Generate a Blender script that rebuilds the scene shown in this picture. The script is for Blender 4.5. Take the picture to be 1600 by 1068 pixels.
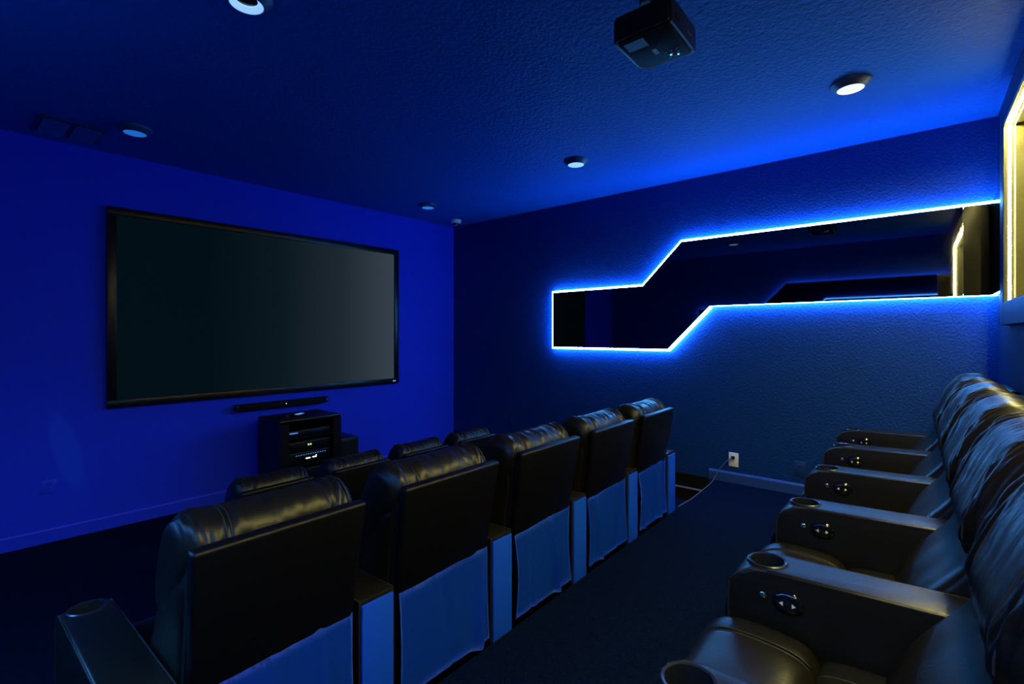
import bpy, bmesh, math, random
from mathutils import Vector, Matrix, noise
for o in list(bpy.data.objects):
    bpy.data.objects.remove(o)
scene = bpy.context.scene
COL = scene.collection
PI = math.pi

# ------------------------------------------------------------------ camera
cam_data = bpy.data.cameras.new('camera')
cam_data.sensor_width = 36.0
cam_data.lens = 17.0
cam_data.shift_y = -0.0075
cam_data.clip_start = 0.02
cam = bpy.data.objects.new('camera', cam_data)
COL.objects.link(cam)
PSI = math.atan(906.2 / 755.6)
cam.location = (0, 0, 1.415)
cam.rotation_euler = (PI / 2, 0, -PSI)
scene.camera = cam

# ------------------------------------------------------------------ world, exposure
w = bpy.data.worlds.new('world')
scene.world = w
w.use_nodes = True
bg = w.node_tree.nodes['Background']
bg.inputs[0].default_value = (0, 0, 0, 1)
bg.inputs[1].default_value = 0.0
vs = scene.view_settings
vs.view_transform = 'Standard'
vs.look = 'None'
vs.gamma = 1.0
vs.use_curve_mapping = False
vs.exposure = 0.0
cy = scene.cycles
cy.use_denoising = True
cy.max_bounces = 10
cy.diffuse_bounces = 6
cy.glossy_bounces = 5
cy.sample_clamp_indirect = 6.0
cy.blur_glossy = 0.6
cy.caustics_reflective = False
cy.caustics_refractive = False

LED_BLUE = (0.08, 0.40, 1.0)
LED_BLUE_POWER = 85.0
LED_BLUE_POWER_LOW = 85.0
LED_BLUE_POWER_FRONT = 68.0
LED_BLUE_POWER_LEFT_LOW = 120.0
LED_BLUE_POWER_LEFT = 22.0
LED_YELLOW = (1.0, 0.87, 0.28)
LED_YELLOW_POWER = 150.0          # jambs
LED_YELLOW_POWER_TOP = 520.0      # soffit

# ------------------------------------------------------------------ materials
MAT = {}

def mat(name, color, rough=0.5, metal=0.0, spec=0.5, bump=None, emit=None, power=0.0, tint=None, coat=0.0):
    """bump = (scale, strength, distance, detail); tint = (scale, amount): colour grain."""
    m = bpy.data.materials.new(name)
    m.use_nodes = True
    nt = m.node_tree
    b = nt.nodes['Principled BSDF']
    b.inputs['Base Color'].default_value = (*color, 1)
    b.inputs['Roughness'].default_value = rough
    b.inputs['Metallic'].default_value = metal
    b.inputs['Specular IOR Level'].default_value = spec
    b.inputs['Coat Weight'].default_value = coat
    if emit:
        b.inputs['Emission Color'].default_value = (*emit, 1)
        b.inputs['Emission Strength'].default_value = power
    if bump or tint:
        tc = nt.nodes.new('ShaderNodeTexCoord')
    if bump:
        n = nt.nodes.new('ShaderNodeTexNoise')
        n.inputs['Scale'].default_value = bump[0]
        n.inputs['Detail'].default_value = bump[3]
        bp = nt.nodes.new('ShaderNodeBump')
        bp.inputs['Strength'].default_value = bump[1]
        bp.inputs['Distance'].default_value = bump[2]
        nt.links.new(tc.outputs['Object'], n.inputs['Vector'])
        nt.links.new(n.outputs['Fac'], bp.inputs['Height'])
        nt.links.new(bp.outputs['Normal'], b.inputs['Normal'])
    if tint:
        n2 = nt.nodes.new('ShaderNodeTexNoise')
        n2.inputs['Scale'].default_value = tint[0]
        n2.inputs['Detail'].default_value = 5
        mx = nt.nodes.new('ShaderNodeMix')
        mx.data_type = 'RGBA'
        lo = tuple(c * (1 - tint[1]) for c in color)
        hi = tuple(min(1, c * (1 + tint[1])) for c in color)
        mx.inputs[6].default_value = (*lo, 1)
        mx.inputs[7].default_value = (*hi, 1)
        nt.links.new(tc.outputs['Object'], n2.inputs['Vector'])
        nt.links.new(n2.outputs['Fac'], mx.inputs[0])
        nt.links.new(mx.outputs[2], b.inputs['Base Color'])
    MAT[name] = m
    return m

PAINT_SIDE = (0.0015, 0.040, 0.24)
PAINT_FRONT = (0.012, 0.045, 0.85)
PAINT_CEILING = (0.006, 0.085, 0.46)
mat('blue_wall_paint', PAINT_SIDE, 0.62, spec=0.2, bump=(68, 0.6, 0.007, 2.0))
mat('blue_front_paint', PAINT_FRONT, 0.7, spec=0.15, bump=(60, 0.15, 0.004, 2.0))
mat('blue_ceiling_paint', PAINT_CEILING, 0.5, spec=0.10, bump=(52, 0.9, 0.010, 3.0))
mat('blue_front_trim', PAINT_FRONT, 0.45, spec=0.3)
mat('blue_trim_paint', (0.02, 0.07, 0.35), 0.4)
mat('carpet', (0.0012, 0.0062, 0.028), 0.95, spec=0.05, bump=(130, 1.0, 0.012, 4.0), tint=(70, 0.95))
mat('black_leather', (0.0085, 0.0078, 0.0055), 0.34, spec=0.31, bump=(150, 0.25, 0.002, 3.0))
mat('panel_leather', (0.003, 0.003, 0.004), 0.40, spec=0.28, bump=(150, 0.2, 0.002, 3.0))
mat('blue_lit_vinyl', (0.006, 0.085, 0.74), 0.5, spec=0.25, bump=(120, 0.2, 0.002, 3.0))  # black vinyl; the blue light falling on it is put into the colour
mat('seam_thread', (0.015, 0.015, 0.015), 0.6)
mat('black_plastic', (0.005, 0.005, 0.006), 0.32, spec=0.35)
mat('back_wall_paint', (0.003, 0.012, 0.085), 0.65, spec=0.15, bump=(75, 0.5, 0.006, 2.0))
mat('frame_paint', (0.004, 0.022, 0.12), 0.5, spec=0.2)
mat('black_gloss', (0.004, 0.004, 0.005), 0.12, coat=0.4)
mat('black_satin', (0.006, 0.006, 0.007), 0.5, spec=0.05)
mat('black_matte', (0.004, 0.004, 0.005), 0.8, spec=0.2)
mat('chrome', (0.75, 0.75, 0.78), 0.15, metal=1.0)
mat('white_print', (0.85, 0.85, 0.85), 0.5)
mat('white_plastic', (0.88, 0.87, 0.85), 0.45)
mat('mirror_glass', (0.20, 0.21, 0.25), 0.02, metal=1.0)
mat('dark_glass', (0.003, 0.003, 0.004), 0.12, spec=0.04)
mat('left_glass', (0.08, 0.08, 0.09), 0.02, metal=1.0)
mat('mirror_edge', (0.02, 0.03, 0.05), 0.3)
mat('cream_jamb', (0.070, 0.064, 0.009), 0.5, bump=(60, 0.2, 0.004, 2.0))
mat('window_glass', (0.01, 0.02, 0.018), 0.05, spec=0.6)
mat('blue_led', (0.8, 0.8, 0.8), 0.5, emit=LED_BLUE, power=LED_BLUE_POWER)
mat('blue_led_low', (0.8, 0.8, 0.8), 0.5, emit=LED_BLUE, power=LED_BLUE_POWER_LOW)
mat('blue_led_left_low', (0.8, 0.8, 0.8), 0.5, emit=LED_BLUE, power=LED_BLUE_POWER_LEFT_LOW)
mat('blue_led_front', (0.8, 0.8, 0.8), 0.5, emit=LED_BLUE, power=LED_BLUE_POWER_FRONT)
mat('blue_led_left', (0.8, 0.8, 0.8), 0.5, emit=LED_BLUE, power=LED_BLUE_POWER_LEFT)
mat('yellow_led_top', (0.8, 0.8, 0.8), 0.5, emit=LED_YELLOW, power=LED_YELLOW_POWER_TOP)
mat('yellow_led', (0.8, 0.8, 0.8), 0.5, emit=LED_YELLOW, power=LED_YELLOW_POWER)
mat('trim_ring', (0.03, 0.06, 0.20), 0.45)
mat('lens_bright', (0.8, 0.8, 0.8), 0.4, emit=(0.80, 0.84, 1.0), power=0.95)
mat('lens_mid', (0.8, 0.8, 0.8), 0.4, emit=(0.30, 0.58, 1.0), power=0.85)
mat('lens_dim', (0.8, 0.8, 0.8), 0.4, emit=(0.01, 0.16, 0.66), power=0.7)
mat('green_indicator', (0.1, 0.5, 0.1), 0.5, emit=(0.55, 1.0, 0.25), power=1.4)
mat('white_indicator', (0.5, 0.5, 0.5), 0.5, emit=(0.85, 1.0, 0.7), power=1.5)
mat('cyan_indicator', (0.1, 0.5, 0.5), 0.5, emit=(0.1, 0.75, 0.9), power=1.2)
mat('blue_indicator', (0.1, 0.3, 0.8), 0.5, emit=(0.10, 0.30, 0.95), power=0.7)
mat('cord_yellow', (0.55, 0.5, 0.2), 0.5)
mat('cord_grey', (0.10, 0.12, 0.16), 0.5)
mat('steel_strip', (0.45, 0.55, 0.7), 0.35, metal=0.6)
mat('dark_blue_plastic', (0.003, 0.03, 0.17), 0.5)
mat('label_grey', (0.25, 0.24, 0.28), 0.5)
mat('black_navy', (0.012, 0.016, 0.04), 0.5)
mat('pale_item_glow', (0.2, 0.4, 0.8), 0.4, emit=(0.12, 0.42, 0.95), power=0.8)
mat('emblem_blue', (0.5, 0.6, 0.9), 0.4, emit=(0.25, 0.42, 0.95), power=0.7)
mat('paper_white', (0.7, 0.75, 0.85), 0.6)

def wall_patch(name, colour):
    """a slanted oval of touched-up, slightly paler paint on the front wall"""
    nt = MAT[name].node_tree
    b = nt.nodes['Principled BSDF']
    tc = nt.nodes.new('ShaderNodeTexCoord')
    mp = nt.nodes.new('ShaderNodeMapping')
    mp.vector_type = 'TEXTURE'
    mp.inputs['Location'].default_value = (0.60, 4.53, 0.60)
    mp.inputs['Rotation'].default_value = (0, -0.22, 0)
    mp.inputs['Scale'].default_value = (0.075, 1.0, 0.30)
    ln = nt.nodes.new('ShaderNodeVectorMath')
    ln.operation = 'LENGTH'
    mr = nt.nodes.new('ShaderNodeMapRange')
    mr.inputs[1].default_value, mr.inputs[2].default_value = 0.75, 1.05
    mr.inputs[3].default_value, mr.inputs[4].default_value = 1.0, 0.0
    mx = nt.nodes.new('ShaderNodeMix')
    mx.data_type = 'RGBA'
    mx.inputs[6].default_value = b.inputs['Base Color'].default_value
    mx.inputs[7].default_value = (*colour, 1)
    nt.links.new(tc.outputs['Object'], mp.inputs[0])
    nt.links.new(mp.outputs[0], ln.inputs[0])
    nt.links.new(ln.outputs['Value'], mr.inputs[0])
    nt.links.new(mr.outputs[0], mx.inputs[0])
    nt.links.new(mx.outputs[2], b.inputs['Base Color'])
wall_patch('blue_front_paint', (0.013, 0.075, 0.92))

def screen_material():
    """matte projection fabric with a grey fade that lightens to one side"""
    m = bpy.data.materials.new('screen_grey_fade')
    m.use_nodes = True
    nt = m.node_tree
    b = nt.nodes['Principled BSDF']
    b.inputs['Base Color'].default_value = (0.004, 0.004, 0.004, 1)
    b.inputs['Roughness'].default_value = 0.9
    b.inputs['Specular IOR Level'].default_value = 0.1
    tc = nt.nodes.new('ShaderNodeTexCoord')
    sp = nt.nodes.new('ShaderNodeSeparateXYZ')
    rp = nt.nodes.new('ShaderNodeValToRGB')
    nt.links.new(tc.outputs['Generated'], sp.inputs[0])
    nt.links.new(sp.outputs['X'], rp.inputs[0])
    nt.links.new(rp.outputs['Color'], b.inputs['Emission Color'])  # the grey fade is painted light, put into the emission
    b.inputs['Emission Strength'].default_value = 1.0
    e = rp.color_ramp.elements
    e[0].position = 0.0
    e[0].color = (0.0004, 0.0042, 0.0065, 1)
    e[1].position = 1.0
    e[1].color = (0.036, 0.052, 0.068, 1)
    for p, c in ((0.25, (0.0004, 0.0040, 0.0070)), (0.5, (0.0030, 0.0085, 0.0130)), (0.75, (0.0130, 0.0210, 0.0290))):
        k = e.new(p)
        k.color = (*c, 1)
    MAT['screen_grey_fade'] = m
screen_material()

# ------------------------------------------------------------------ helpers
def link(o, parent=None):
    COL.objects.link(o)
    if parent is not None:
        o.parent = parent
    return o

def finish(bm, name, smooth=True, angle=40):
    bmesh.ops.recalc_face_normals(bm, faces=bm.faces)
    me = bpy.data.meshes.new(name)
    if smooth:
        for f in bm.faces:
            f.smooth = True
        lim = math.radians(angle)
        for e in bm.edges:
            if len(e.link_faces) == 2 and e.calc_face_angle(0) > lim:
                e.smooth = False
    bm.to_mesh(me)
    bm.free()
    return me

def obj(name, bm_or_me, material, parent=None, smooth=True, loc=(0, 0, 0), rot=(0, 0, 0), angle=40):
    me = bm_or_me
    if isinstance(me, bmesh.types.BMesh):
        me = finish(me, name, smooth, angle)
    if not me.materials:
        me.materials.append(MAT[material])
    o = bpy.data.objects.new(name, me)
    o.location = loc
    o.rotation_euler = rot
    return link(o, parent)

def tag(o, label, cat, group=None):
    o['label'] = label
    o['category'] = cat
    if group:
        o['group'] = group
    return o

def thing(name, label, cat, loc=(0, 0, 0), rz=0.0, group=None, scale=1.0):
    o = bpy.data.objects.new(name, None)
    o.empty_display_size = 0.1
    o.location = loc
    o.rotation_euler = (0, 0, rz)
    o.scale = (scale,) * 3
    link(o)
    return tag(o, label, cat, group)

def struct(name, bm, material, parent=None, label=None, smooth=False):
    o = obj(name, bm, material, parent, smooth)
    if parent is None:
        o['kind'] = 'structure'
    if label:
        o['label'] = label
    return o

def BM():
    return bmesh.new()

def add_box(bm, x0, x1, y0, y1, z0, z1, bevel=0.0, seg=2):
    m = Matrix.Translation(((x0 + x1) / 2, (y0 + y1) / 2, (z0 + z1) / 2)) @ Matrix.Diagonal((x1 - x0, y1 - y0, z1 - z0, 1))
    r = bmesh.ops.create_cube(bm, size=1.0, matrix=m)
    if bevel > 0:
        es = list({e for v in r['verts'] for e in v.link_edges})
        bmesh.ops.bevel(bm, geom=es, offset=bevel, segments=seg, profile=0.5, affect='EDGES')
    return bm

def box(x0, x1, y0, y1, z0, z1, bevel=0.0, seg=2):
    return add_box(BM(), x0, x1, y0, y1, z0, z1, bevel, seg)

def add_prism(bm, pts, axis, a0, a1, bevel=0.0, seg=2):
    """extrude a 2-D polygon along an axis; pts are (y,z) for x, (x,z) for y, (x,y) for z"""
    def P(p, a):
        return {'x': (a, p[0], p[1]), 'y': (p[0], a, p[1]), 'z': (p[0], p[1], a)}[axis]
    A = [bm.verts.new(P(p, a0)) for p in pts]
    B = [bm.verts.new(P(p, a1)) for p in pts]
    n = len(pts)
    fs = [bm.faces.new(A), bm.faces.new(B[::-1])]
    for i in range(n):
        fs.append(bm.faces.new((A[i], B[i], B[(i + 1) % n], A[(i + 1) % n])))
    if bevel > 0:
        es = [e for f in fs[:2] for e in f.edges]
        bmesh.ops.bevel(bm, geom=list(set(es)), offset=bevel, segments=seg, profile=0.5, affect='EDGES')
    return bm

def add_tube(bm, pts, r, n=6, closed=False):
    pts = [Vector(p) for p in pts]
    rings = []
    N = len(pts)
    for i, p in enumerate(pts):
        a = pts[i - 1] if (i > 0 or closed) else pts[i]
        b = pts[(i + 1) % N] if (i < N - 1 or closed) else pts[i]
        t = (b - a).normalized()
        up = Vector((0, 0, 1)) if abs(t.z) < 0.9 else Vector((1, 0, 0))
        u = t.cross(up).normalized()
        v = t.cross(u)
        rings.append([bm.verts.new(p + r * (math.cos(2 * PI * k / n) * u + math.sin(2 * PI * k / n) * v)) for k in range(n)])
    for i in range(N if closed else N - 1):
        A, B = rings[i], rings[(i + 1) % N]
        for k in range(n):
            bm.faces.new((A[k], A[(k + 1) % n], B[(k + 1) % n], B[k]))
    if not closed:
        bm.faces.new(rings[0])
        bm.faces.new(rings[-1][::-1])
    return bm

def tube(pts, r, n=6, closed=False):
    return add_tube(BM(), pts, r, n, closed)

def add_lathe(bm, prof, n=32, mtx=None):
    """prof: list of (radius, z)"""
    rings = []
    for r, z in prof:
        if r < 1e-6:
            rings.append([bm.verts.new((0, 0, z))])
        else:
            rings.append([bm.verts.new((r * math.cos(2 * PI * k / n), r * math.sin(2 * PI * k / n), z)) for k in range(n)])
    for A, B in zip(rings, rings[1:]):
        if len(A) == 1 and len(B) == 1:
            continue
        for k in range(n):
            k2 = (k + 1) % n
            if len(A) == 1:
                bm.faces.new((A[0], B[k], B[k2]))
            elif len(B) == 1:
                bm.faces.new((A[k], B[0], A[k2]))
            else:
                bm.faces.new((A[k], B[k], B[k2], A[k2]))
    if mtx is not None:
        bmesh.ops.transform(bm, matrix=mtx, verts=[v for ring in rings for v in ring])
    return bm

def lathe(prof, n=32, mtx=None):
    return add_lathe(BM(), prof, n, mtx)

def spline(pts, per=6, closed=True):
    """Catmull-Rom through 2-D points"""
    out = []
    n = len(pts)
    rng = range(n) if closed else range(n - 1)
    for i in rng:
        g = lambda k: pts[k % n] if closed else pts[max(0, min(n - 1, k))]
        p0, p1, p2, p3 = g(i - 1), g(i), g(i + 1), g(i + 2)
        for j in range(per):
            t = j / per
            out.append(tuple(0.5 * (2 * p1[a] + (p2[a] - p0[a]) * t + (2 * p0[a] - 5 * p1[a] + 4 * p2[a] - p3[a]) * t * t
                                    + (3 * p1[a] - p0[a] - 3 * p2[a] + p3[a]) * t ** 3) for a in (0, 1)))
    if not closed:
        out.append(tuple(pts[-1]))
    return out

def pillow(prof, hw, puff, nx=28, disp=None, power=2.0, centre=None, reach=0.14):
    """closed (y,z) profile carried across x from -hw to hw, its ends puffed inward by up to `puff`"""
    bm = BM()
    n = len(prof)
    area = sum(prof[i][0] * prof[(i + 1) % n][1] - prof[(i + 1) % n][0] * prof[i][1] for i in range(n))
    sgn = 1 if area > 0 else -1
    nor = []
    for i in range(n):
        a, b = prof[i - 1], prof[(i + 1) % n]
        t = Vector((b[0] - a[0], b[1] - a[1])).normalized()
        nor.append(Vector((t.y * sgn, -t.x * sgn)))
    xs = []
    m = nx // 2
    for k in range(nx + 1):
        u = -math.cos(PI * k / nx) if False else (k / nx * 2 - 1)
        u = math.copysign(1 - (1 - abs(u)) ** 1.5, u)
        xs.append(u * hw)
    rings = []
    for x in xs:
        d = hw - abs(x)
        s = 0.0
        if d < puff:
            s = puff * (1 - math.sqrt(max(0, 1 - (1 - d / puff) ** power)))
        ring = []
        for i, p in enumerate(prof):
            e = -s
            if disp:
                e += disp(x, i / n, p) * (1 if d > 0.012 else 0)
            if centre:                     # ends drawn in towards a centre line instead of offset
                k = 1 - s / reach
                q = (centre[0] + (p[0] - centre[0]) * k, centre[1] + (p[1] - centre[1]) * k)
                e += s
            else:
                q = p
            ring.append(bm.verts.new((x, q[0] + nor[i].x * e, q[1] + nor[i].y * e)))
        rings.append(ring)
    for A, B in zip(rings, rings[1:]):
        for i in range(n):
            bm.faces.new((A[i], A[(i + 1) % n], B[(i + 1) % n], B[i]))
    bm.faces.new(rings[0])
    bm.faces.new(rings[-1][::-1])
    return bm

CACHE = {}
def M(key, builder, material, smooth=True, angle=40):
    """a mesh shared by alike pieces"""
    if key not in CACHE:
        me = finish(builder(), key, smooth, angle)
        me.materials.append(MAT[material])
        CACHE[key] = me
    return CACHE[key]

# ------------------------------------------------------------------ room shell
XR, XL = 4.145, -0.32
YB, YC = -0.385, 4.398
SK = 0.0377
ZC = 2.741
ZP = 0.218            # raised platform of the back row
YE = 1.262            # its front edge
def yf(x):
    return YC + SK * (XR - x)
RZF = -math.atan(SK)

struct('floor', box(XL - 0.12, XR + 0.12, YE - 0.2, 4.8, -0.12, 0.0), 'carpet', label='dark carpet on the lower floor in front of the platform')
struct('floor_platform', box(XL, XR, YB, YE, -0.1, ZP, 0.006, 2), 'carpet', label='carpeted platform raised under the back row of recliners')
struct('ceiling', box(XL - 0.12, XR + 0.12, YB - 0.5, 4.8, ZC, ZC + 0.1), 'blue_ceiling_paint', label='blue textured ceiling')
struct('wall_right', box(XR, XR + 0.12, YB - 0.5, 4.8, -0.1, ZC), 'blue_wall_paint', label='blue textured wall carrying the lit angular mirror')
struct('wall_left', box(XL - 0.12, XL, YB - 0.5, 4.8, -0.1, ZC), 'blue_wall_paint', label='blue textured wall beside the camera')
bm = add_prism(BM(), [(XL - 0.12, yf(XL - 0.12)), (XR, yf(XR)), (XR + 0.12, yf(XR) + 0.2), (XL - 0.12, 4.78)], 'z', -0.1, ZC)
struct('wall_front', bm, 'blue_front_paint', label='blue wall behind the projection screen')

# back wall with the lit window opening
WX0, WX1, WZ0, WZ1 = 0.13, 3.565, 1.578, 2.50
bm = BM()
add_box(bm, XL, WX0, YB - 0.12, YB, -0.1, ZC)
add_box(bm, WX1, XR, YB - 0.12, YB, -0.1, ZC)
add_box(bm, WX0, WX1, YB - 0.12, YB, -0.1, WZ0)
add_box(bm, WX0, WX1, YB - 0.12, YB, WZ1, ZC)
struct('wall_back', bm, 'back_wall_paint', label='blue wall around the yellow-lit window')

# baseboards
bm = add_prism(BM(), [(0, 0), (-0.014, 0), (-0.014, 0.083), (-0.008, 0.094), (0, 0.096)], 'x', 0, XR - XL - 0.02)
o = struct('baseboard_front', bm, 'blue_front_trim', label='blue baseboard under the screen wall')
o.location = (XL, yf(XL) + 0.0005, 0)
o.rotation_euler = (0, 0, RZF)
bm = add_prism(BM(), [(XR, ZP), (XR - 0.014, ZP), (XR - 0.014, ZP + 0.07), (XR - 0.006, ZP + 0.082), (XR, ZP + 0.084)], 'y', YB, 1.318)
struct('baseboard_right', bm, 'blue_trim_paint', label='blue baseboard along the platform under the outlet')
bm = box(XR - 0.012, XR, 1.318, yf(XR) - 0.02, 0.0, 0.224)
struct('trim_1', bm, 'black_matte', label='black skirting on the lower right wall in front of the platform')
bm = box(XR - 0.02, XR - 0.012, YE + 0.01, yf(XR) - 0.05, 0.100, 0.112)
struct('trim_2', bm, 'steel_strip', label='thin pale strip along the black skirting')

# window: recess, frame, yellow strips, glass
win = bpy.data.objects.new('window_1', None)
link(win)
win['kind'] = 'structure'
win['label'] = 'wide recessed window with yellow light strips in its jambs'
YFR = YB + 0.035
YG = YB - 0.115
F = 0.115
bm = BM()
add_box(bm, WX0 - F, WX0, YB, YFR, WZ0 - F, WZ1 + F, 0.003, 1)
add_box(bm, WX1, WX1 + F, YB, YFR, WZ0 - F, WZ1 + F, 0.003, 1)
add_box(bm, WX0, WX1, YB, YFR, WZ1, WZ1 + F, 0.003, 1)
add_box(bm, WX0, WX1, YB, YFR, WZ0 - F, WZ0, 0.003, 1)
obj('window_frame', bm, 'frame_paint', win, False)
for nm, b in (('jamb', box(WX0, WX0 + 0.006, YG, YFR - 0.003, WZ0, WZ1)), ('jamb', box(WX1 - 0.006, WX1, YG, YFR - 0.003, WZ0, WZ1)),
              ('soffit', box(WX0 + 0.006, WX1 - 0.006, YG, YFR - 0.003, WZ1 - 0.006, WZ1)), ('sill', box(WX0 + 0.006, WX1 - 0.006, YG, YFR - 0.003, WZ0, WZ0 + 0.006))):
    obj(nm, b, 'cream_jamb', win, False)
YS0, YS1 = YFR - 0.030, YFR - 0.018
for b in (box(WX0 + 0.004, WX0 + 0.0064, YS0, YS1, WZ0 + 0.01, WZ1 - 0.012), box(WX1 - 0.0064, WX1 - 0.004, YS0, YS1, WZ0 + 0.01, WZ1 - 0.012),
          box(WX0 + 0.012, WX1 - 0.012, YS0, YS1, WZ1 - 0.0064, WZ1 - 0.004)):
    obj('light_strip', b, 'yellow_led_top' if len(win.children) >= 7 else 'yellow_led', win, False)
for b in (box(WX1 - 0.012, WX1 - 0.006, YS0 - 0.016, YS0 - 0.011, WZ0 + 0.006, WZ1 - 0.006), box(WX0 + 0.006, WX0 + 0.012, YS0 - 0.016, YS0 - 0.011, WZ0 + 0.006, WZ1 - 0.006),
          box(WX0 + 0.012, WX1 - 0.012, YS0 - 0.016, YS0 - 0.011, WZ1 - 0.012, WZ1 - 0.006)):
    obj('strip_channel', b, 'white_plastic', win, False)
obj('pane', box(WX0, WX1, YG - 0.006, YG, WZ0, WZ1), 'window_glass', win, False)

# ------------------------------------------------------------------ angular mirrors with blue edge light
POLY = [(2.868, 1.286), (2.868, 1.842), (1.885, 1.848), (1.535, 2.204), (YB + 0.004, 2.206), (YB + 0.004, 1.652), (1.300, 1.648), (1.655, 1.285)]

def inset(poly, d):
    n = len(poly)
    a = sum(poly[i][0] * poly[(i + 1) % n][1] - poly[(i + 1) % n][0] * poly[i][1] for i in range(n))
    s = 1 if a > 0 else -1
    out = []
    for i in range(n):
        p, q, r = Vector(poly[i - 1]), Vector(poly[i]), Vector(poly[(i + 1) % n])
        t1, t2 = (q - p).normalized(), (r - q).normalized()
        n1, n2 = Vector((-t1.y, t1.x)) * s, Vector((-t2.y, t2.x)) * s
        b = (n1 + n2).normalized()
        out.append(tuple(q + b * (d / max(0.3, b.dot(n1)))))
    return out

def clip_poly(poly, y, keep_greater):
    out = []
    n = len(poly)
    inside = (lambda p: p[0] >= y) if keep_greater else (lambda p: p[0] <= y)
    for i in range(n):
        a, b = poly[i], poly[(i + 1) % n]
        if inside(a):
            out.append(a)
        if inside(a) != inside(b):
            t = (y - a[0]) / (b[0] - a[0])
            out.append((y, a[1] + t * (b[1] - a[1])))
    return out

def wall_mirror(side, label, led):
    s = -1 if side == 'right' else 1
    x0 = XR if side == 'right' else XL
    t = thing('wall_mirror', label, 'mirror', (x0, 0, 0))
    e = sorted
    xs = lambda a, b: (s * a, s * b)
    YJ = -0.229
    for part, gl in ((clip_poly(POLY, YJ + 0.0012, True), 'mirror_glass' if side == 'right' else 'left_glass'), (clip_poly(POLY, YJ - 0.0012, False), 'dark_glass')):
        obj('mirror_pane', add_prism(BM(), part, 'x', s * 0.040, s * 0.046), gl, t, False)
    bk = inset(POLY, 0.012)
    obj('backing', add_prism(BM(), bk, 'x', s * 0.0, s * 0.0395), 'mirror_edge', t, False)
    rp_wide, rp_thin = inset(POLY, -0.018), inset(POLY, -0.003)
    rp_hid = inset(POLY, 0.004)
    n = len(POLY)
    for i in range(n):
        if i == 4:
            continue                       # no strip down the end that meets the corner
        bm = BM()
        rp = (rp_thin if i == 5 else rp_wide) if side == 'right' else rp_hid
        p, q, c, d = rp[i], rp[(i + 1) % n], bk[i], bk[(i + 1) % n]
        vv = [bm.verts.new((s * xx, k[0], k[1])) for xx, k in ((0.008, p), (0.008, q), (0.034, q), (0.034, p), (0.008, c), (0.008, d), (0.034, d), (0.034, c))]
        for f in ((0, 1, 2, 3), (4, 7, 6, 5), (0, 4, 5, 1), (1, 5, 6, 2), (2, 6, 7, 3), (3, 7, 4, 0)):
            bm.faces.new([vv[k] for k in f])
        obj('light_strip', bm, {('right', 0): 'blue_led_front', ('right', 1): 'blue_led_front', ('right', 7): 'blue_led_front', ('right', 5): 'blue_led_low', ('left', 5): 'blue_led_left_low', ('left', 6): 'blue_led_left_low', ('left', 7): 'blue_led_left_low'}.get((side, i), led), t, False)
    for yy in (YJ, -0.372):
        obj('mirror_clip', box(*sorted((s * 0.038, s * 0.050)), yy - 0.006, yy + 0.006, 2.196, 2.212, 0.002, 1), 'chrome', t)
    return t

wall_mirror('right', 'wide angular dark mirror with glowing blue edge on the right wall', 'blue_led')
wall_mirror('left', 'matching angular mirror with blue edge on the left wall, seen only reflected', 'blue_led_left')

# the short piece of mirror that turns the corner
t = thing('corner_mirror', 'short dark mirror piece on the back wall between corner and lit window', 'mirror', (0, YB, 0))
CX0, CX1 = WX1 + F + 0.004, XR - 0.050
obj('mirror_pane', box(CX0, CX1, 0.030, 0.034, 1.652, 2.206), 'dark_glass', t, False)
obj('backing', box(CX0, CX1, 0.0, 0.0295, 1.664, 2.194), 'mirror_edge', t, False)
for z, m_ in ((1.655, 'blue_led_low'), (2.195, 'blue_led')):
    obj('light_strip', box(CX0, CX1, 0.008, 0.026, z, z + 0.008), m_, t, False)

# ------------------------------------------------------------------ recliners
AW = 0.0625          # half arm width
HP = 0.2935          # half pitch: arm centre from seat centre
ARM_PROF = ([(0.0, 0.07), (0.0, 0.598), (0.004, 0.606), (0.012, 0.610)]
            + [(0.62, 0.590), (0.665, 0.584), (0.695, 0.566), (0.713, 0.540), (0.72, 0.505), (0.72, 0.07)])

def arm_mesh(key, cup):
    if key in CACHE:
        return CACHE[key]
    bm = add_prism(BM(), ARM_PROF, 'x', -AW, AW, 0.010, 3)
    me = finish(bm, key, True, 35)
    if cup:
        a = bpy.data.objects.new('arm_tmp', me)
        link(a)
        cm = finish(lathe([(0, 0.49), (0.040, 0.49), (0.042, 0.70), (0, 0.70)], 32, Matrix.Translation((0, 0.635, 0))), 'cut', False)
        c = bpy.data.objects.new('cut_tmp', cm)
        link(c)
        md = a.modifiers.new('b', 'BOOLEAN')
        md.object = c
        md.operation = 'DIFFERENCE'
        md.solver = 'EXACT'
        dg = bpy.context.evaluated_depsgraph_get()
        dg.update()
        me = bpy.data.meshes.new_from_object(a.evaluated_get(dg))
        me.name = key
        bpy.data.objects.remove(a)
        bpy.data.objects.remove(c)
        bpy.data.meshes.remove(cm)
    me.materials.clear()
    me.materials.append(MAT['black_leather'])
    CACHE[key] = me
    return me

def b_arm_piping(sx):
    bm = BM()
    top = [(y, z) for y, z in ARM_PROF[2:]]
    for sx in (sx,):
        add_tube(bm, [(sx * (AW - 0.001), 0.004, 0.09)] + [(sx * (AW - 0.0015), max(0.004, min(0.717, y)), z - 0.004 if 0.01 < y < 0.7 else z) for y, z in top], 0.0028, 5)
    return bm

def b_arm_rear():
    return box(-AW + 0.006, AW - 0.006, -0.008, 0.004, 0.12, 0.594, 0.004, 2)

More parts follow.
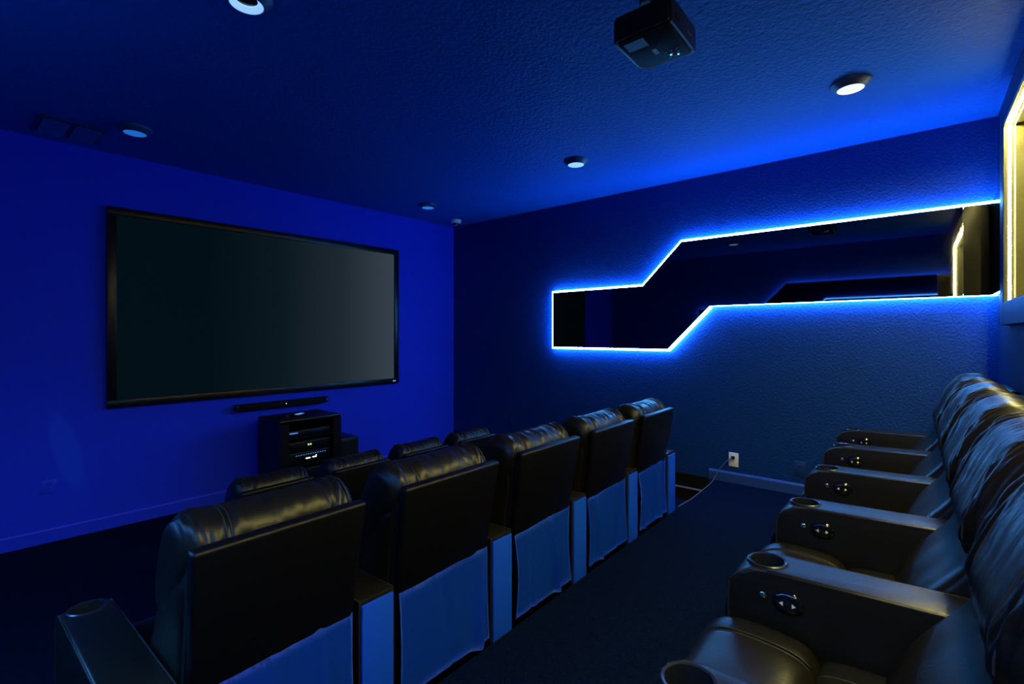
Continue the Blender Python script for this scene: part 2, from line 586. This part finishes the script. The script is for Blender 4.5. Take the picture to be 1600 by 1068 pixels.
def b_cup():
    m = Matrix.Translation((0, 0.635, 0.589)) @ Matrix.Rotation(math.radians(-1.9), 4, 'X')
    return lathe([(0.0, -0.080), (0.0385, -0.080), (0.0405, -0.004), (0.0415, 0.003), (0.0465, 0.0045), (0.0495, 0.002), (0.0500, -0.004), (0.0412, -0.005)], 36, m)

def b_control():
    bm = lathe([(0.0, 0.0085), (0.020, 0.0080), (0.031, 0.0055), (0.0365, 0.001), (0.037, -0.006), (0.0, -0.006)], 32)
    bmesh.ops.transform(bm, matrix=Matrix.Translation((-AW, 0.575, 0.522)) @ Matrix.Rotation(-PI / 2, 4, 'Y') @ Matrix.Diagonal((0.80, 1.0, 1.0, 1)), verts=bm.verts)
    return bm

def b_arrow(sy):
    bm = BM()
    y0 = 0.575 + sy * 0.010
    pts = [(y0, 0.5165), (y0, 0.5275), (y0 + sy * 0.0085, 0.522)]
    add_prism(bm, pts, 'x', -AW - 0.0092, -AW - 0.0075)
    return bm

def b_port():
    bm = lathe([(0, 0.005), (0.006, 0.0048), (0.0085, 0.003), (0.009, -0.003), (0, -0.003)], 18)
    bmesh.ops.transform(bm, matrix=Matrix.Translation((-AW, 0.632, 0.526)) @ Matrix.Rotation(-PI / 2, 4, 'Y'), verts=bm.verts)
    return bm

def wrinkle(x, u, p):
    """narrow diagonal folds gathering at the ends, and grooves along the two cross seams"""
    ax = abs(x)
    sg = 1 if x > 0 else -1
    g = 0.30 + 0.70 * math.exp(-((ax - 0.185) / 0.065) ** 2)
    n1 = noise.noise(Vector((x * 34 + sg * u * 7, u * 3.0, 1.3)))
    n2 = noise.noise(Vector((x * 62 - sg * u * 9, u * 4.0, 7.1)))
    a = g * (0.0150 * (0.35 - abs(n1)) + 0.0085 * n2)
    a += 0.0040 * noise.noise(Vector((x * 9, u * 6, 4.0)))
    for sx in (-0.125, 0.145):
        a -= 0.0055 * math.exp(-((x - sx) / 0.006) ** 2)
    return a

HEAD = spline([(0.000, 0.868), (0.002, 0.920), (0.038, 0.964), (0.098, 0.976), (0.152, 0.950), (0.192, 0.890), (0.222, 0.820), (0.246, 0.745), (0.232, 0.690), (0.165, 0.690), (0.085, 0.780), (0.025, 0.838)], 6)
BACK = spline([(0.040, 0.400), (0.035, 0.620), (0.010, 0.830), (0.050, 0.850), (0.150, 0.800), (0.222, 0.730), (0.255, 0.655), (0.318, 0.570), (0.362, 0.490), (0.378, 0.425), (0.300, 0.385), (0.130, 0.380)], 5)
SEAT_REAR = spline([(0.20, 0.31), (0.18, 0.40), (0.23, 0.440), (0.36, 0.442), (0.47, 0.436), (0.505, 0.405), (0.50, 0.32), (0.35, 0.295)], 5)
SEAT_FRONT = spline([(0.495, 0.33), (0.498, 0.405), (0.535, 0.450), (0.63, 0.462), (0.715, 0.452), (0.762, 0.410), (0.768, 0.345), (0.72, 0.305), (0.60, 0.298)], 5)

def soft(amp, fr, seed):
    return lambda x, u, p: amp * noise.noise(Vector((x * fr, u * fr * 0.6, seed)))

def b_head():
    return pillow(HEAD, 0.228, 0.048, 110, wrinkle, 2.0, (0.130, 0.850))

def b_back():
    return pillow(BACK, 0.225, 0.050, 30, soft(0.005, 9, 5.0), 2.2, (0.165, 0.560), 0.26)

def b_seat_rear():
    return pillow(SEAT_REAR, 0.225, 0.030, 24, soft(0.003, 10, 8.0))

def b_seat_front():
    return pillow(SEAT_FRONT, 0.225, 0.030, 30, lambda x, u, p: 0.002 * noise.noise(Vector((x * 10, u * 8, 3))) - 0.004 * math.exp(-((x - 0.135) / 0.006) ** 2))

def seam_over(prof, x, lo, hi, r=0.0016, off=0.0):
    n = len(prof)
    cy_ = sum(p[0] for p in prof) / n
    cz_ = sum(p[1] for p in prof) / n
    pts = []
    for i in range(int(lo * n), int(hi * n) + 1):
        p = prof[i % n]
        pts.append((x, p[0] + (cy_ - p[0]) * off, p[1] + (cz_ - p[1]) * off))
    return pts

def b_head_seam(x):
    if abs(x) > 0.18:
        return tube(seam_over(HEAD, x, 0.0, 0.62, off=0.0), 0.0022, 5)
    return tube(seam_over(HEAD, x, 0.0, 0.62, off=0.012), 0.0016, 5)

def b_seat_seam(x):
    return tube(seam_over(SEAT_FRONT, x, 0.18, 0.70, off=0.008), 0.0018, 5)

def b_rear_seams():
    bm = BM()
    add_tube(bm, seam_over(SEAT_REAR, 0.135, 0.26, 0.60, off=-0.004), 0.0018, 5)
    return bm

def b_panel():
    bm = BM()
    v = []
    for hw, y, z in ((0.212, 0.006, 0.566), (0.2245, -0.054, 0.925)):
        v.append([bm.verts.new((sx * hw, y + dy, z + dz)) for sx, dy, dz in ((-1, 0, 0), (1, 0, 0), (1, 0.040, 0.004 if z > 0.8 else 0), (-1, 0.040, 0.004 if z > 0.8 else 0))])
    A, B = v
    bm.faces.new(A[::-1])
    bm.faces.new(B)
    for k in range(4):
        bm.faces.new((A[k], A[(k + 1) % 4], B[(k + 1) % 4], B[k]))
    bmesh.ops.bevel(bm, geom=list(bm.edges), offset=0.011, segments=3, profile=0.5, affect='EDGES')
    return bm

def skirt(seed):
    rnd = random.Random(seed)
    folds = [(rnd.uniform(-0.2, 0.2), rnd.uniform(0.010, 0.026), rnd.uniform(-0.026, 0.016), rnd.uniform(-0.05, 0.05)) for _ in range(5)]
    pull = rnd.uniform(0.01, 0.05)
    bm = BM()
    nx, nz = 44, 12
    for layer, dy in ((0, 0.0), (1, 0.006)):
        pass
    grid = []
    for j in range(nz + 1):
        t = j / nz
        row = []
        for i in range(nx + 1):
            u = i / nx * 2 - 1
            z = 0.580 - 0.352 * t + 0.008 * math.sin(u * 2.0) * (1 - t)
            hw = 0.210 - pull * 0.5 * math.sin(PI * t) + 0.004 * t
            x = u * hw
            y = 0.004 - 0.010 * math.sin(PI * t * 0.5)
            for cx, wd, am, sl in folds:
                y += am * math.exp(-((x - cx - sl * t) / wd) ** 2) * min(1, 0.25 + 1.2 * t)
            row.append(bm.verts.new((x, y, z)))
        grid.append(row)
    for j in range(nz):
        for i in range(nx):
            bm.faces.new((grid[j][i], grid[j][i + 1], grid[j + 1][i + 1], grid[j + 1][i]))
    bmesh.ops.solidify(bm, geom=list(bm.faces), thickness=0.003)
    return bm

def b_base():
    bm = box(-0.21, 0.21, 0.05, 0.66, 0.0, 0.07, 0.006, 1)
    add_box(bm, -0.20, 0.20, 0.08, 0.62, 0.07, 0.30)
    return bm

def b_footrest():
    return box(-0.223, 0.223, 0.690, 0.735, 0.085, 0.318, 0.012, 3)

def b_back_frame(sx):
    # dark side plate of the back, between cushion and rear panel
    bm = BM()
    for sx in (sx,):
        x0, x1 = sorted((sx * 0.200, sx * 0.217))
        add_prism(bm, [(0.03, 0.30), (0.03, 0.60), (-0.012, 0.86), (0.06, 0.90), (0.13, 0.80), (0.19, 0.62), (0.22, 0.30)], 'x', x0, x1)
    return bm

def recliner(label, group, loc, rz=0.0, left_arm=False, scale=1.0, seed=1):
    t = thing('recliner', label, 'recliner', loc, rz, group, scale)
    obj('base', M('base', b_base, 'black_matte', False), None, t)
    se = obj('seat_cushion', M('seat_cushion', b_seat_rear, 'black_leather'), None, t)
    obj('seam', M('rear_seam', b_rear_seams, 'seam_thread'), None, se)
    sf = obj('footrest_cushion', M('footrest_cushion', b_seat_front, 'black_leather'), None, t)
    for k, x in enumerate((0.128, 0.142)):
        obj('seam', M('seat_seam_%d' % k, lambda: b_seat_seam(x), 'seam_thread'), None, sf)
    obj('footrest_panel', M('footrest_panel', b_footrest, 'black_leather'), None, t)
    obj('backrest', M('backrest', b_back, 'black_leather'), None, t)
    h = obj('headrest', M('headrest', b_head, 'black_leather', True, 60), None, t)
    for k, x in enumerate((-0.197, -0.131, -0.119, 0.139, 0.151, 0.197)):
        obj('seam', M('head_seam_%d' % k, lambda: b_head_seam(x), 'seam_thread'), None, h)
    for sx in (-1, 1):
        obj('back_frame', M('back_frame_%d' % sx, lambda: b_back_frame(sx), 'black_matte', False), None, t)
    obj('back_panel', M('back_panel', b_panel, 'panel_leather'), None, t)
    k = obj('back_skirt', M('skirt%d' % seed, lambda: skirt(seed), 'blue_lit_vinyl', True, 80), None, t)
    k['label'] = 'vinyl flap hanging below the back panel, blue light painted into its colour'
    for sx in ((-1, 1) if left_arm else (1,)):
        a = obj('arm', arm_mesh('arm', True), None, t, loc=(sx * HP, 0, 0))
        for k in (-1, 1):
            obj('piping', M('piping_%d' % k, lambda: b_arm_piping(k), 'seam_thread'), None, a)
        obj('rear_cover', M('rear_cover', b_arm_rear, 'blue_lit_vinyl'), None, a)
        obj('cup_holder', M('cup_holder', b_cup, 'cup_metal'), None, a)
        if sx > 0:
            obj('control_panel', M('control_panel', b_control, 'black_gloss'), None, a)
            obj('arrow', M('arrow_forward', lambda: b_arrow(1), 'white_print', False), None, a)
            obj('arrow', M('arrow_back', lambda: b_arrow(-1), 'white_print', False), None, a)
            obj('port', M('port', b_port, 'chrome'), None, a)
    return t

mat('cup_metal', (0.05, 0.06, 0.08), 0.25, metal=0.8)

# middle row, seen from behind
places = ['at the left end of the middle row, seen from behind',
          'in the middle row, second from the left end, seen from behind',
          'at the centre of the middle row, seen from behind',
          'in the middle row, second from the right wall, seen from behind',
          'at the end of the middle row nearest the right wall']
for i in range(5):
    x = 0.30 + HP + 0.589 * i
    recliner('black leather recliner ' + places[i], 'recliners in the middle row', (x, 1.285, 0), 0, i == 0, 1.0, i + 1)
# back row on the platform, facing the screen
places = ['nearest the camera in the back row',
          'second from the camera in the back row under the lit window',
          'third from the camera, at the centre of the back row',
          'fourth from the camera in the back row',
          'at the far end of the back row by the right wall']
for i in range(5):
    x = 0.85 + HP + 0.587 * i
    recliner('black leather recliner ' + places[i], 'recliners in the back row', (x, -0.33, ZP), 0, i == 0, 1.0, i + 1)
# small front row near the media rack
FS = 0.762
places = ['at the left end of the front row', 'in the front row, second from the left, before the media rack',
          'in the front row, third from the left', 'in the front row nearest the right wall']
for i in range(4):
    x = 1.052 + 0.4525 * i
    recliner('small black recliner ' + places[i], 'small recliners in the front row', (x, 2.34, 0), 0, i == 0, FS, i + 2)

# ------------------------------------------------------------------ screen wall things
def on_front(x, z, off=0.0):
    return (x, yf(x) - off, z)

t = thing('projection_screen', 'large wide projection screen in a black frame on the front wall', 'screen', on_front(0.81, 0.878), RZF)
SW, SH = 2.50, 1.466
FW = 0.056
bm = BM()
fr = [(0, SW, 0, FW), (0, SW, SH - FW, SH), (0, FW, FW, SH - FW), (SW - FW, SW, FW, SH - FW)]
for k, (a, b, c, d) in enumerate(fr):
    obj('frame_bar', box(a, b, -0.045, -0.002, c, d, 0.004, 2), 'black_plastic', t)
obj('screen_surface', box(FW - 0.002, SW - FW + 0.002, -0.030, -0.012, FW - 0.002, SH - FW + 0.002), 'screen_grey_fade', t, False)
bd = obj('badge', box(SW - 0.088, SW - 0.038, -0.0475, -0.044, 0.016, 0.040, 0.001, 1), 'black_gloss', t)
bm = BM()
for cx, s in ((SW - 0.073, 1), (SW - 0.052, -1)):
    bmm = Matrix.Translation((cx, -0.0475, 0.028)) @ Matrix.Rotation(PI / 2, 4, 'X')
    add_lathe(bm, [(0, 0.0015), (0.0075, 0.0015), (0.008, 0.0), (0, 0.0)], 16, bmm)
obj('emblem', bm, 'emblem_blue', bd)

t = thing('soundbar', 'slim black soundbar on the wall under the screen', 'soundbar', on_front(1.647, 0.755), RZF)
obj('body', box(0, 0.832, -0.075, -0.012, 0, 0.058, 0.012, 3), 'black_plastic', t)
obj('grille', box(0.03, 0.802, -0.079, -0.072, 0.006, 0.052, 0.003, 2), 'black_matte', t)
obj('wall_bracket', box(0.25, 0.58, -0.014, 0.0, 0.012, 0.046), 'black_matte', t)
obj('status_light', box(0.418, 0.426, -0.0805, -0.078, 0.027, 0.033), 'white_indicator', t)
obj('status_light', box(0.812, 0.818, -0.0765, -0.074, 0.027, 0.033), 'blue_indicator', t)

# media rack
RX0, RX1, RY0, RY1, RH = 1.79, 2.33, 3.92, 4.33, 0.712
t = thing('media_rack', 'black open-front media rack standing under the soundbar', 'cabinet', ((RX0 + RX1) / 2, (RY0 + RY1) / 2, 0))
hw, hd = (RX1 - RX0) / 2, (RY1 - RY0) / 2
obj('top_panel', box(-hw, hw, -hd, hd, RH - 0.026, RH, 0.006, 2), 'black_plastic', t)
obj('side_panel', box(-hw, -hw + 0.018, -hd + 0.012, hd, 0.05, RH - 0.026), 'black_plastic', t)
obj('side_panel', box(hw - 0.018, hw, -hd + 0.012, hd, 0.05, RH - 0.026), 'black_plastic', t)
obj('back_panel', box(-hw + 0.018, hw - 0.018, hd - 0.008, hd, 0.05, RH - 0.026), 'black_matte', t)
obj('bottom_panel', box(-hw, hw, -hd, hd, 0.03, 0.055), 'black_plastic', t)
for sx in (-1, 1):
    x0, x1 = sorted((sx * (hw - 0.075), sx * (hw - 0.0)))
    obj('front_post', box(x0, x1, -hd, -hd + 0.012, 0.055, RH - 0.026), 'black_plastic', t)
    obj('screw', lathe([(0, 0.002), (0.005, 0.0015), (0.006, 0), (0, 0)], 10, Matrix.Translation((sx * (hw - 0.037), -hd, 0.36)) @ Matrix.Rotation(PI / 2, 4, 'X')), 'chrome', t)
for sx in (-1, 1):
    for sy in (-1, 1):
        obj('foot', lathe([(0, 0), (0.02, 0), (0.022, 0.03), (0, 0.03)], 14, Matrix.Translation((sx * (hw - 0.05), sy * (hd - 0.05), 0))), 'black_plastic', t)
SHZ = [0.18, 0.33, 0.455, 0.56]
for z in SHZ:
    obj('shelf', box(-hw + 0.019, hw - 0.019, -hd + 0.02, hd - 0.01, z - 0.012, z), 'black_plastic', t)
rx, ry = (RX0 + RX1) / 2, RY0
IW = hw - 0.085
def device(name, label, cat, z, h, parts):
    d = thing(name, label, cat, (rx, ry + 0.03, z))
    obj('case', box(-IW, IW, 0.0, 0.28, 0.004, h, 0.004, 2), 'black_plastic', d)
    for sx in (-1, 1):
        obj('foot', box(sx * IW * 0.8 - 0.012, sx * IW * 0.8 + 0.012, 0.02, 0.26, 0, 0.005), 'black_matte', d)
    for nm, b, m in parts:
        obj(nm, b, m, d)
    return d
dev = [
    ('amplifier', 'black amplifier with one green light on the lowest rack shelf in use', 'amplifier', SHZ[0], 0.105,
     [('status_light', box(-IW + 0.014, -IW + 0.022, -0.003, 0.001, 0.078, 0.086), 'green_indicator'),
      ('knob', lathe([(0, 0.014), (0.013, 0.013), (0.015, 0), (0, 0)], 18, Matrix.Translation((0.10, 0, 0.055)) @ Matrix.Rotation(PI / 2, 4, 'X')), 'black_gloss'),
      ('button', box(-0.09, -0.075, -0.003, 0.001, 0.05, 0.056), 'blue_indicator')]),
    ('av_receiver', 'black receiver with bright display and a row of small buttons on the rack', 'receiver', SHZ[1], 0.098,
     [('display', box(-0.040, 0.0, -0.003, 0.001, 0.034, 0.044), 'white_indicator'), ('display', box(0.018, 0.050, -0.003, 0.001, 0.036, 0.045), 'white_indicator'),
      ('display', box(0.048, 0.055, -0.003, 0.001, 0.036, 0.056), 'white_indicator'),
      ('volume_knob', lathe([(0, 0.016), (0.018, 0.015), (0.020, 0), (0, 0)], 20, Matrix.Translation((0.150, 0, 0.045)) @ Matrix.Rotation(PI / 2, 4, 'X')), 'black_gloss')]
     + [('button', box(-0.125 + 0.021 * k, -0.116 + 0.021 * k, -0.003, 0.001, 0.070, 0.075), 'blue_indicator') for k in range(13)]),
    ('network_switch', 'slim black box with two green lights above the receiver', 'switch', SHZ[2], 0.060,
     [('status_light', box(-0.022, -0.012, -0.003, 0.001, 0.022, 0.034), 'green_indicator'), ('status_light', box(-0.002, 0.008, -0.003, 0.001, 0.022, 0.034), 'green_indicator')]),
    ('media_player', 'black media player with pale strip on the top rack shelf', 'player', SHZ[3], 0.050,
     [('front_strip', box(-IW + 0.008, -IW + 0.075, -0.004, 0.001, 0.030, 0.038), 'blue_indicator'), ('front_strip', box(0.02, 0.08, -0.004, 0.001, 0.030, 0.036), 'dark_blue_plastic')]),
]
for d in dev:
    device(*d)
# pale item on the rack; its brightness is added as emission
t = thing('pale_item', 'small pale item lying on top of the media rack, its brightness added as glow', 'pale_item', (rx - 0.03, 4.09, RH), 0.5)
obj('body', box(-0.055, 0.055, -0.035, 0.035, 0.0, 0.016, 0.005, 2), 'black_plastic', t)
obj('added_glow_face', box(-0.045, 0.040, -0.026, 0.012, 0.015, 0.019, 0.002, 1), 'pale_item_glow', t)
obj('cable', tube([(0.05, 0.0, 0.008), (0.075, 0.02, 0.006), (0.085, 0.055, 0.004), (0.07, 0.09, 0.004)], 0.003, 6), 'cord_grey', t)
t = thing('subwoofer', 'small black speaker box on the floor right of the media rack', 'speaker', (2.47, 4.15, 0))
obj('cabinet', box(-0.10, 0.10, -0.13, 0.13, 0.015, 0.46, 0.008, 2), 'black_plastic', t)
obj('grille', box(-0.085, 0.085, -0.137, -0.128, 0.05, 0.43, 0.004, 2), 'black_matte', t)
for sx in (-1, 1):
    for sy in (-1, 1):
        obj('foot', lathe([(0, 0), (0.015, 0), (0.016, 0.016), (0, 0.016)], 12, Matrix.Translation((sx * 0.075, sy * 0.10, 0))), 'black_matte', t)

# ------------------------------------------------------------------ outlets and plates
def outlet(label, loc, rz, plate, face, hw_=0.036, hh=0.058):
    """local: plate stands in the x-z plane, facing -y"""
    t = thing('wall_outlet', label, 'outlet', loc, rz, None)
    obj('plate', box(-hw_, hw_, -0.006, 0.0, -hh, hh, 0.003, 2), plate, t)
    for z in (-0.020, 0.020):
        bm = lathe([(0, 0.002), (0.0155, 0.0018), (0.0165, 0.0), (0, 0)], 20, Matrix.Translation((0, -0.006, z)) @ Matrix.Rotation(PI / 2, 4, 'X'))
        s = obj('socket', bm, face, t)
        for sx in (-0.006, 0.006):
            obj('slot', box(sx - 0.001, sx + 0.001, -0.0086, -0.0075, z - 0.001, z + 0.008), 'black_matte', s, False)
    obj('screw', lathe([(0, 0.0015), (0.003, 0.001), (0.0034, 0), (0, 0)], 10, Matrix.Translation((0, -0.006, 0)) @ Matrix.Rotation(PI / 2, 4, 'X')), face, t)
    return t
RZR = -PI / 2          # faces -x
outlet('bright white wall outlet with a black plug in it, above the platform', (XR, 1.125, 0.405), RZR, 'white_plastic', 'white_plastic', 0.037, 0.056)
outlet('dark blue outlet plate low on the right wall behind the back row', (XR, 0.66, 0.41), RZR, 'dark_blue_plastic', 'dark_blue_plastic')
outlet('dark blue outlet plate on the right wall beyond the middle row', (XR, 3.47, 0.42), RZR, 'dark_blue_plastic', 'dark_blue_plastic')
outlet('dark blue outlet plate low on the front wall, left of the screen', on_front(0.51, 0.375), RZF, 'blue_front_trim', 'blue_front_trim', 0.040, 0.048)
t = thing('wall_plate', 'narrow dark control plate on the right wall near the front corner', 'switch', (XR, 4.217, 1.94), RZR)
obj('plate', box(-0.035, 0.035, -0.010, 0, -0.055, 0.055, 0.003, 2), 'dark_blue_plastic', t)
obj('rocker', box(-0.016, 0.016, -0.014, -0.008, -0.033, 0.033, 0.002, 2), 'blue_trim_paint', t)

# plug and its cord
t = thing('power_cord', 'thin dark cord plugged into the white outlet, trailing along the platform edge', 'cord', (XR, 1.125, 0.425))
bm = box(-0.040, -0.009, -0.013, 0.013, -0.012, 0.012, 0.005, 2)
obj('plug', bm, 'black_plastic', t)
pts = []
key = [(-0.038, 0.0, 0.0), (-0.055, 0.03, -0.020), (-0.060, 0.085, -0.09), (-0.068, 0.125, -0.165), (-0.10, 0.135, -0.197), (-0.25, 0.130, -0.2025), (-0.60, 0.122, -0.2025), (-0.78, 0.132, -0.2025), (-0.82, 0.1405, -0.215), (-0.86, 0.1415, -0.32)]
for i in range(len(key) - 1):
    g = lambda k: Vector(key[max(0, min(len(key) - 1, k))])
    p0, p1, p2, p3 = g(i - 1), g(i), g(i + 1), g(i + 2)
    for j in range(5):
        s = j / 5
        pts.append(0.5 * (2 * p1 + (p2 - p0) * s + (2 * p0 - 5 * p1 + 4 * p2 - p3) * s * s + (3 * p1 - p0 - 3 * p2 + p3) * s ** 3))
obj('cable', tube(pts, 0.0035, 6), 'cord_grey', t)

# pale cord hanging on the left wall, seen in the mirror
pts = [(XL + 0.042, -0.22 + 0.012 * math.sin(k * 1.1) + 0.02 * k / 12, 2.16 - 0.055 * k) for k in range(13)]
tag(obj('hanging_cord', tube(pts, 0.0045, 6), 'cord_yellow'), 'pale cord hanging over the left wall mirror', 'cord')

# ------------------------------------------------------------------ ceiling things
def downlight(label, x, y, lens, ringed=False):
    t = thing('downlight', label, 'ceiling light', (x, y, ZC), 0, 'ceiling downlights')
    obj('trim_ring', lathe([(0.072, 0.0), (0.094, 0.0), (0.0935, -0.006), (0.088, -0.012), (0.066, -0.034), (0.0625, -0.036), (0.060, -0.033), (0.060, -0.010)], 40), 'trim_ring', t)
    if ringed:
        obj('lens', lathe([(0.040, -0.016), (0.0600, -0.0335), (0.0602, -0.030), (0.040, -0.012)], 40), lens, t)  # light reflected by the ring is painted as emission; the lamp inside is unlit
        obj('lamp', lathe([(0.0, -0.014), (0.040, -0.014), (0.040, -0.004), (0, -0.004)], 30), 'black_gloss', t)
    else:
        obj('lens', lathe([(0.0, -0.037), (0.04, -0.0365), (0.0605, -0.0335), (0.0605, -0.028), (0, -0.028)], 40), lens, t)
    return t
downlight('round downlight with bright white lens over the back row, nearest the lit window', 3.105, 0.262, 'lens_bright')
downlight('round downlight with pale lens above the middle row', 3.15, 1.99, 'lens_mid')
downlight('small dim downlight near the front right corner, beside the dome camera', 3.25, 3.83, 'lens_dim')
downlight('dim downlight in front of the vent, over the screen', 0.837, 3.86, 'lens_dim')
downlight('downlight with an open ring, its reflection painted as glow, at the top edge of the picture', 0.79, 2.015, 'lens_mid', True)

t = thing('dome_camera', 'small white dome camera on the ceiling at the front right corner', 'camera', (3.90, 4.10, ZC))
obj('mount_plate', lathe([(0, 0), (0.060, 0), (0.060, -0.018), (0.054, -0.030), (0.040, -0.040), (0, -0.040)], 32), 'white_plastic', t)
obj('dome', lathe([(0.040, -0.034), (0.038, -0.048), (0.028, -0.062), (0.014, -0.070), (0, -0.072)], 28), 'black_gloss', t)
obj('lens_ring', lathe([(0.014, 0.0), (0.019, 0.002), (0.021, 0.0), (0.019, -0.003), (0.014, 0.0)], 20, Matrix.Translation((-0.020, -0.022, -0.058)) @ Matrix.Rotation(math.radians(40), 4, 'X') @ Matrix.Rotation(math.radians(-30), 4, 'Y')), 'white_plastic', t)

t = thing('ceiling_vent', 'dark blue ceiling vent with two square panels at the front left', 'vent', (0.57, 4.21, ZC))
obj('frame', box(-0.165, 0.165, -0.185, 0.170, -0.010, 0.0, 0.003, 2), 'dark_blue_plastic', t)
for x0, x1 in ((-0.142, -0.010), (0.010, 0.142)):
    pn = obj('vent_panel', box(x0, x1, -0.155, 0.140, -0.012, -0.009), 'black_matte', t)
    for k in range(12):
        y = -0.148 + 0.0245 * k
        b = add_prism(BM(), [(y, -0.011), (y + 0.019, -0.020), (y + 0.020, -0.018), (y + 0.001, -0.009)], 'x', x0 + 0.004, x1 - 0.004)
        obj('slat', b, 'blue_trim_paint', pn, False)

# projector hung from the ceiling
PX, PY, PZ = 1.835, 0.792, 2.55
t = thing('projector', 'black ceiling projector hanging on a short bracket', 'projector', (PX, PY, PZ))
hx, hy_ = 0.134, 0.116
pr = []
def rc(cx, cy_, r, a0, a1, n=5):
    return [(cx + r * math.cos(math.radians(a0 + (a1 - a0) * k / n)), cy_ + r * math.sin(math.radians(a0 + (a1 - a0) * k / n))) for k in range(n + 1)]
out = rc(hx - 0.045, hy_ - 0.045, 0.045, 0, 90) + rc(-hx + 0.016, hy_ - 0.016, 0.016, 90, 180) + rc(-hx + 0.012, -hy_ + 0.012, 0.012, 180, 270) + rc(hx - 0.012, -hy_ + 0.012, 0.012, 270, 360)
obj('body', add_prism(BM(), out, 'z', 0.0, 0.092, 0.008, 3), 'black_plastic', t)
c = obj('bottom_cover', add_prism(BM(), [(x * 0.90, y * 0.88) for x, y in out], 'z', -0.006, 0.004, 0.002, 2), 'black_satin', t)
obj('vent_panel', box(-0.105, -0.045, 0.005, 0.085, -0.0085, -0.004), 'black_navy', c)
obj('label_plate', box(-0.004, 0.036, -0.004, 0.012, -0.0075, -0.005), 'label_grey', c, False)
for i in range(3):
    for j in range(3):
        obj('button', lathe([(0, -0.003), (0.006, -0.0025), (0.007, 0), (0, 0)], 12, Matrix.Translation((0.045 + 0.022 * i, -0.070 + 0.022 * j, -0.006))), 'black_navy', c)
for x, y in ((0.076, -0.035), (0.090, -0.060)):
    obj('status_light', lathe([(0, -0.003), (0.004, -0.0025), (0.005, 0), (0, 0)], 10, Matrix.Translation((x, y, -0.006))), 'cyan_indicator', c)
obj('lens_barrel', lathe([(0, 0.028), (0.030, 0.028), (0.036, 0.034), (0.040, 0.030), (0.042, -0.004), (0, -0.004)], 28, Matrix.Translation((0.055, hy_ - 0.026, 0.048)) @ Matrix.Rotation(-PI / 2, 4, 'X')), 'black_gloss', t)
for k in range(3):
    obj('connector', box(0.030 + 0.022 * k, 0.042 + 0.022 * k, -hy_ - 0.003, -hy_ + 0.002, 0.030, 0.042), 'chrome', t, False)
obj('connector', box(-0.085, -0.050, -hy_ - 0.003, -hy_ + 0.002, 0.030, 0.050), 'black_matte', t, False)
for x, y in ((-0.09, -0.08), (0.09, -0.08), (0.0, 0.08)):
    obj('bracket_leg', tube([(x, y, 0.088), (x * 0.8, y * 0.8, 0.112), (x * 0.15, y * 0.15, 0.124)], 0.008, 8), 'black_plastic', t)
obj('bracket_plate', box(-0.035, 0.035, -0.035, 0.035, 0.118, 0.128, 0.002, 1), 'black_plastic', t)
obj('pole', lathe([(0, 0.126), (0.018, 0.126), (0.018, 0.176), (0, 0.176)], 20), 'black_plastic', t)
obj('ceiling_plate', lathe([(0, 0.176), (0.055, 0.176), (0.060, 0.182), (0.060, ZC - PZ), (0, ZC - PZ)], 28), 'black_plastic', t)
obj('screw', lathe([(0, 0.0), (0.006, 0.001), (0.006, 0.006), (0, 0.006)], 10, Matrix.Translation((-0.036, -0.02, 0.121)) @ Matrix.Rotation(-PI / 2, 4, 'Y')), 'chrome', t)
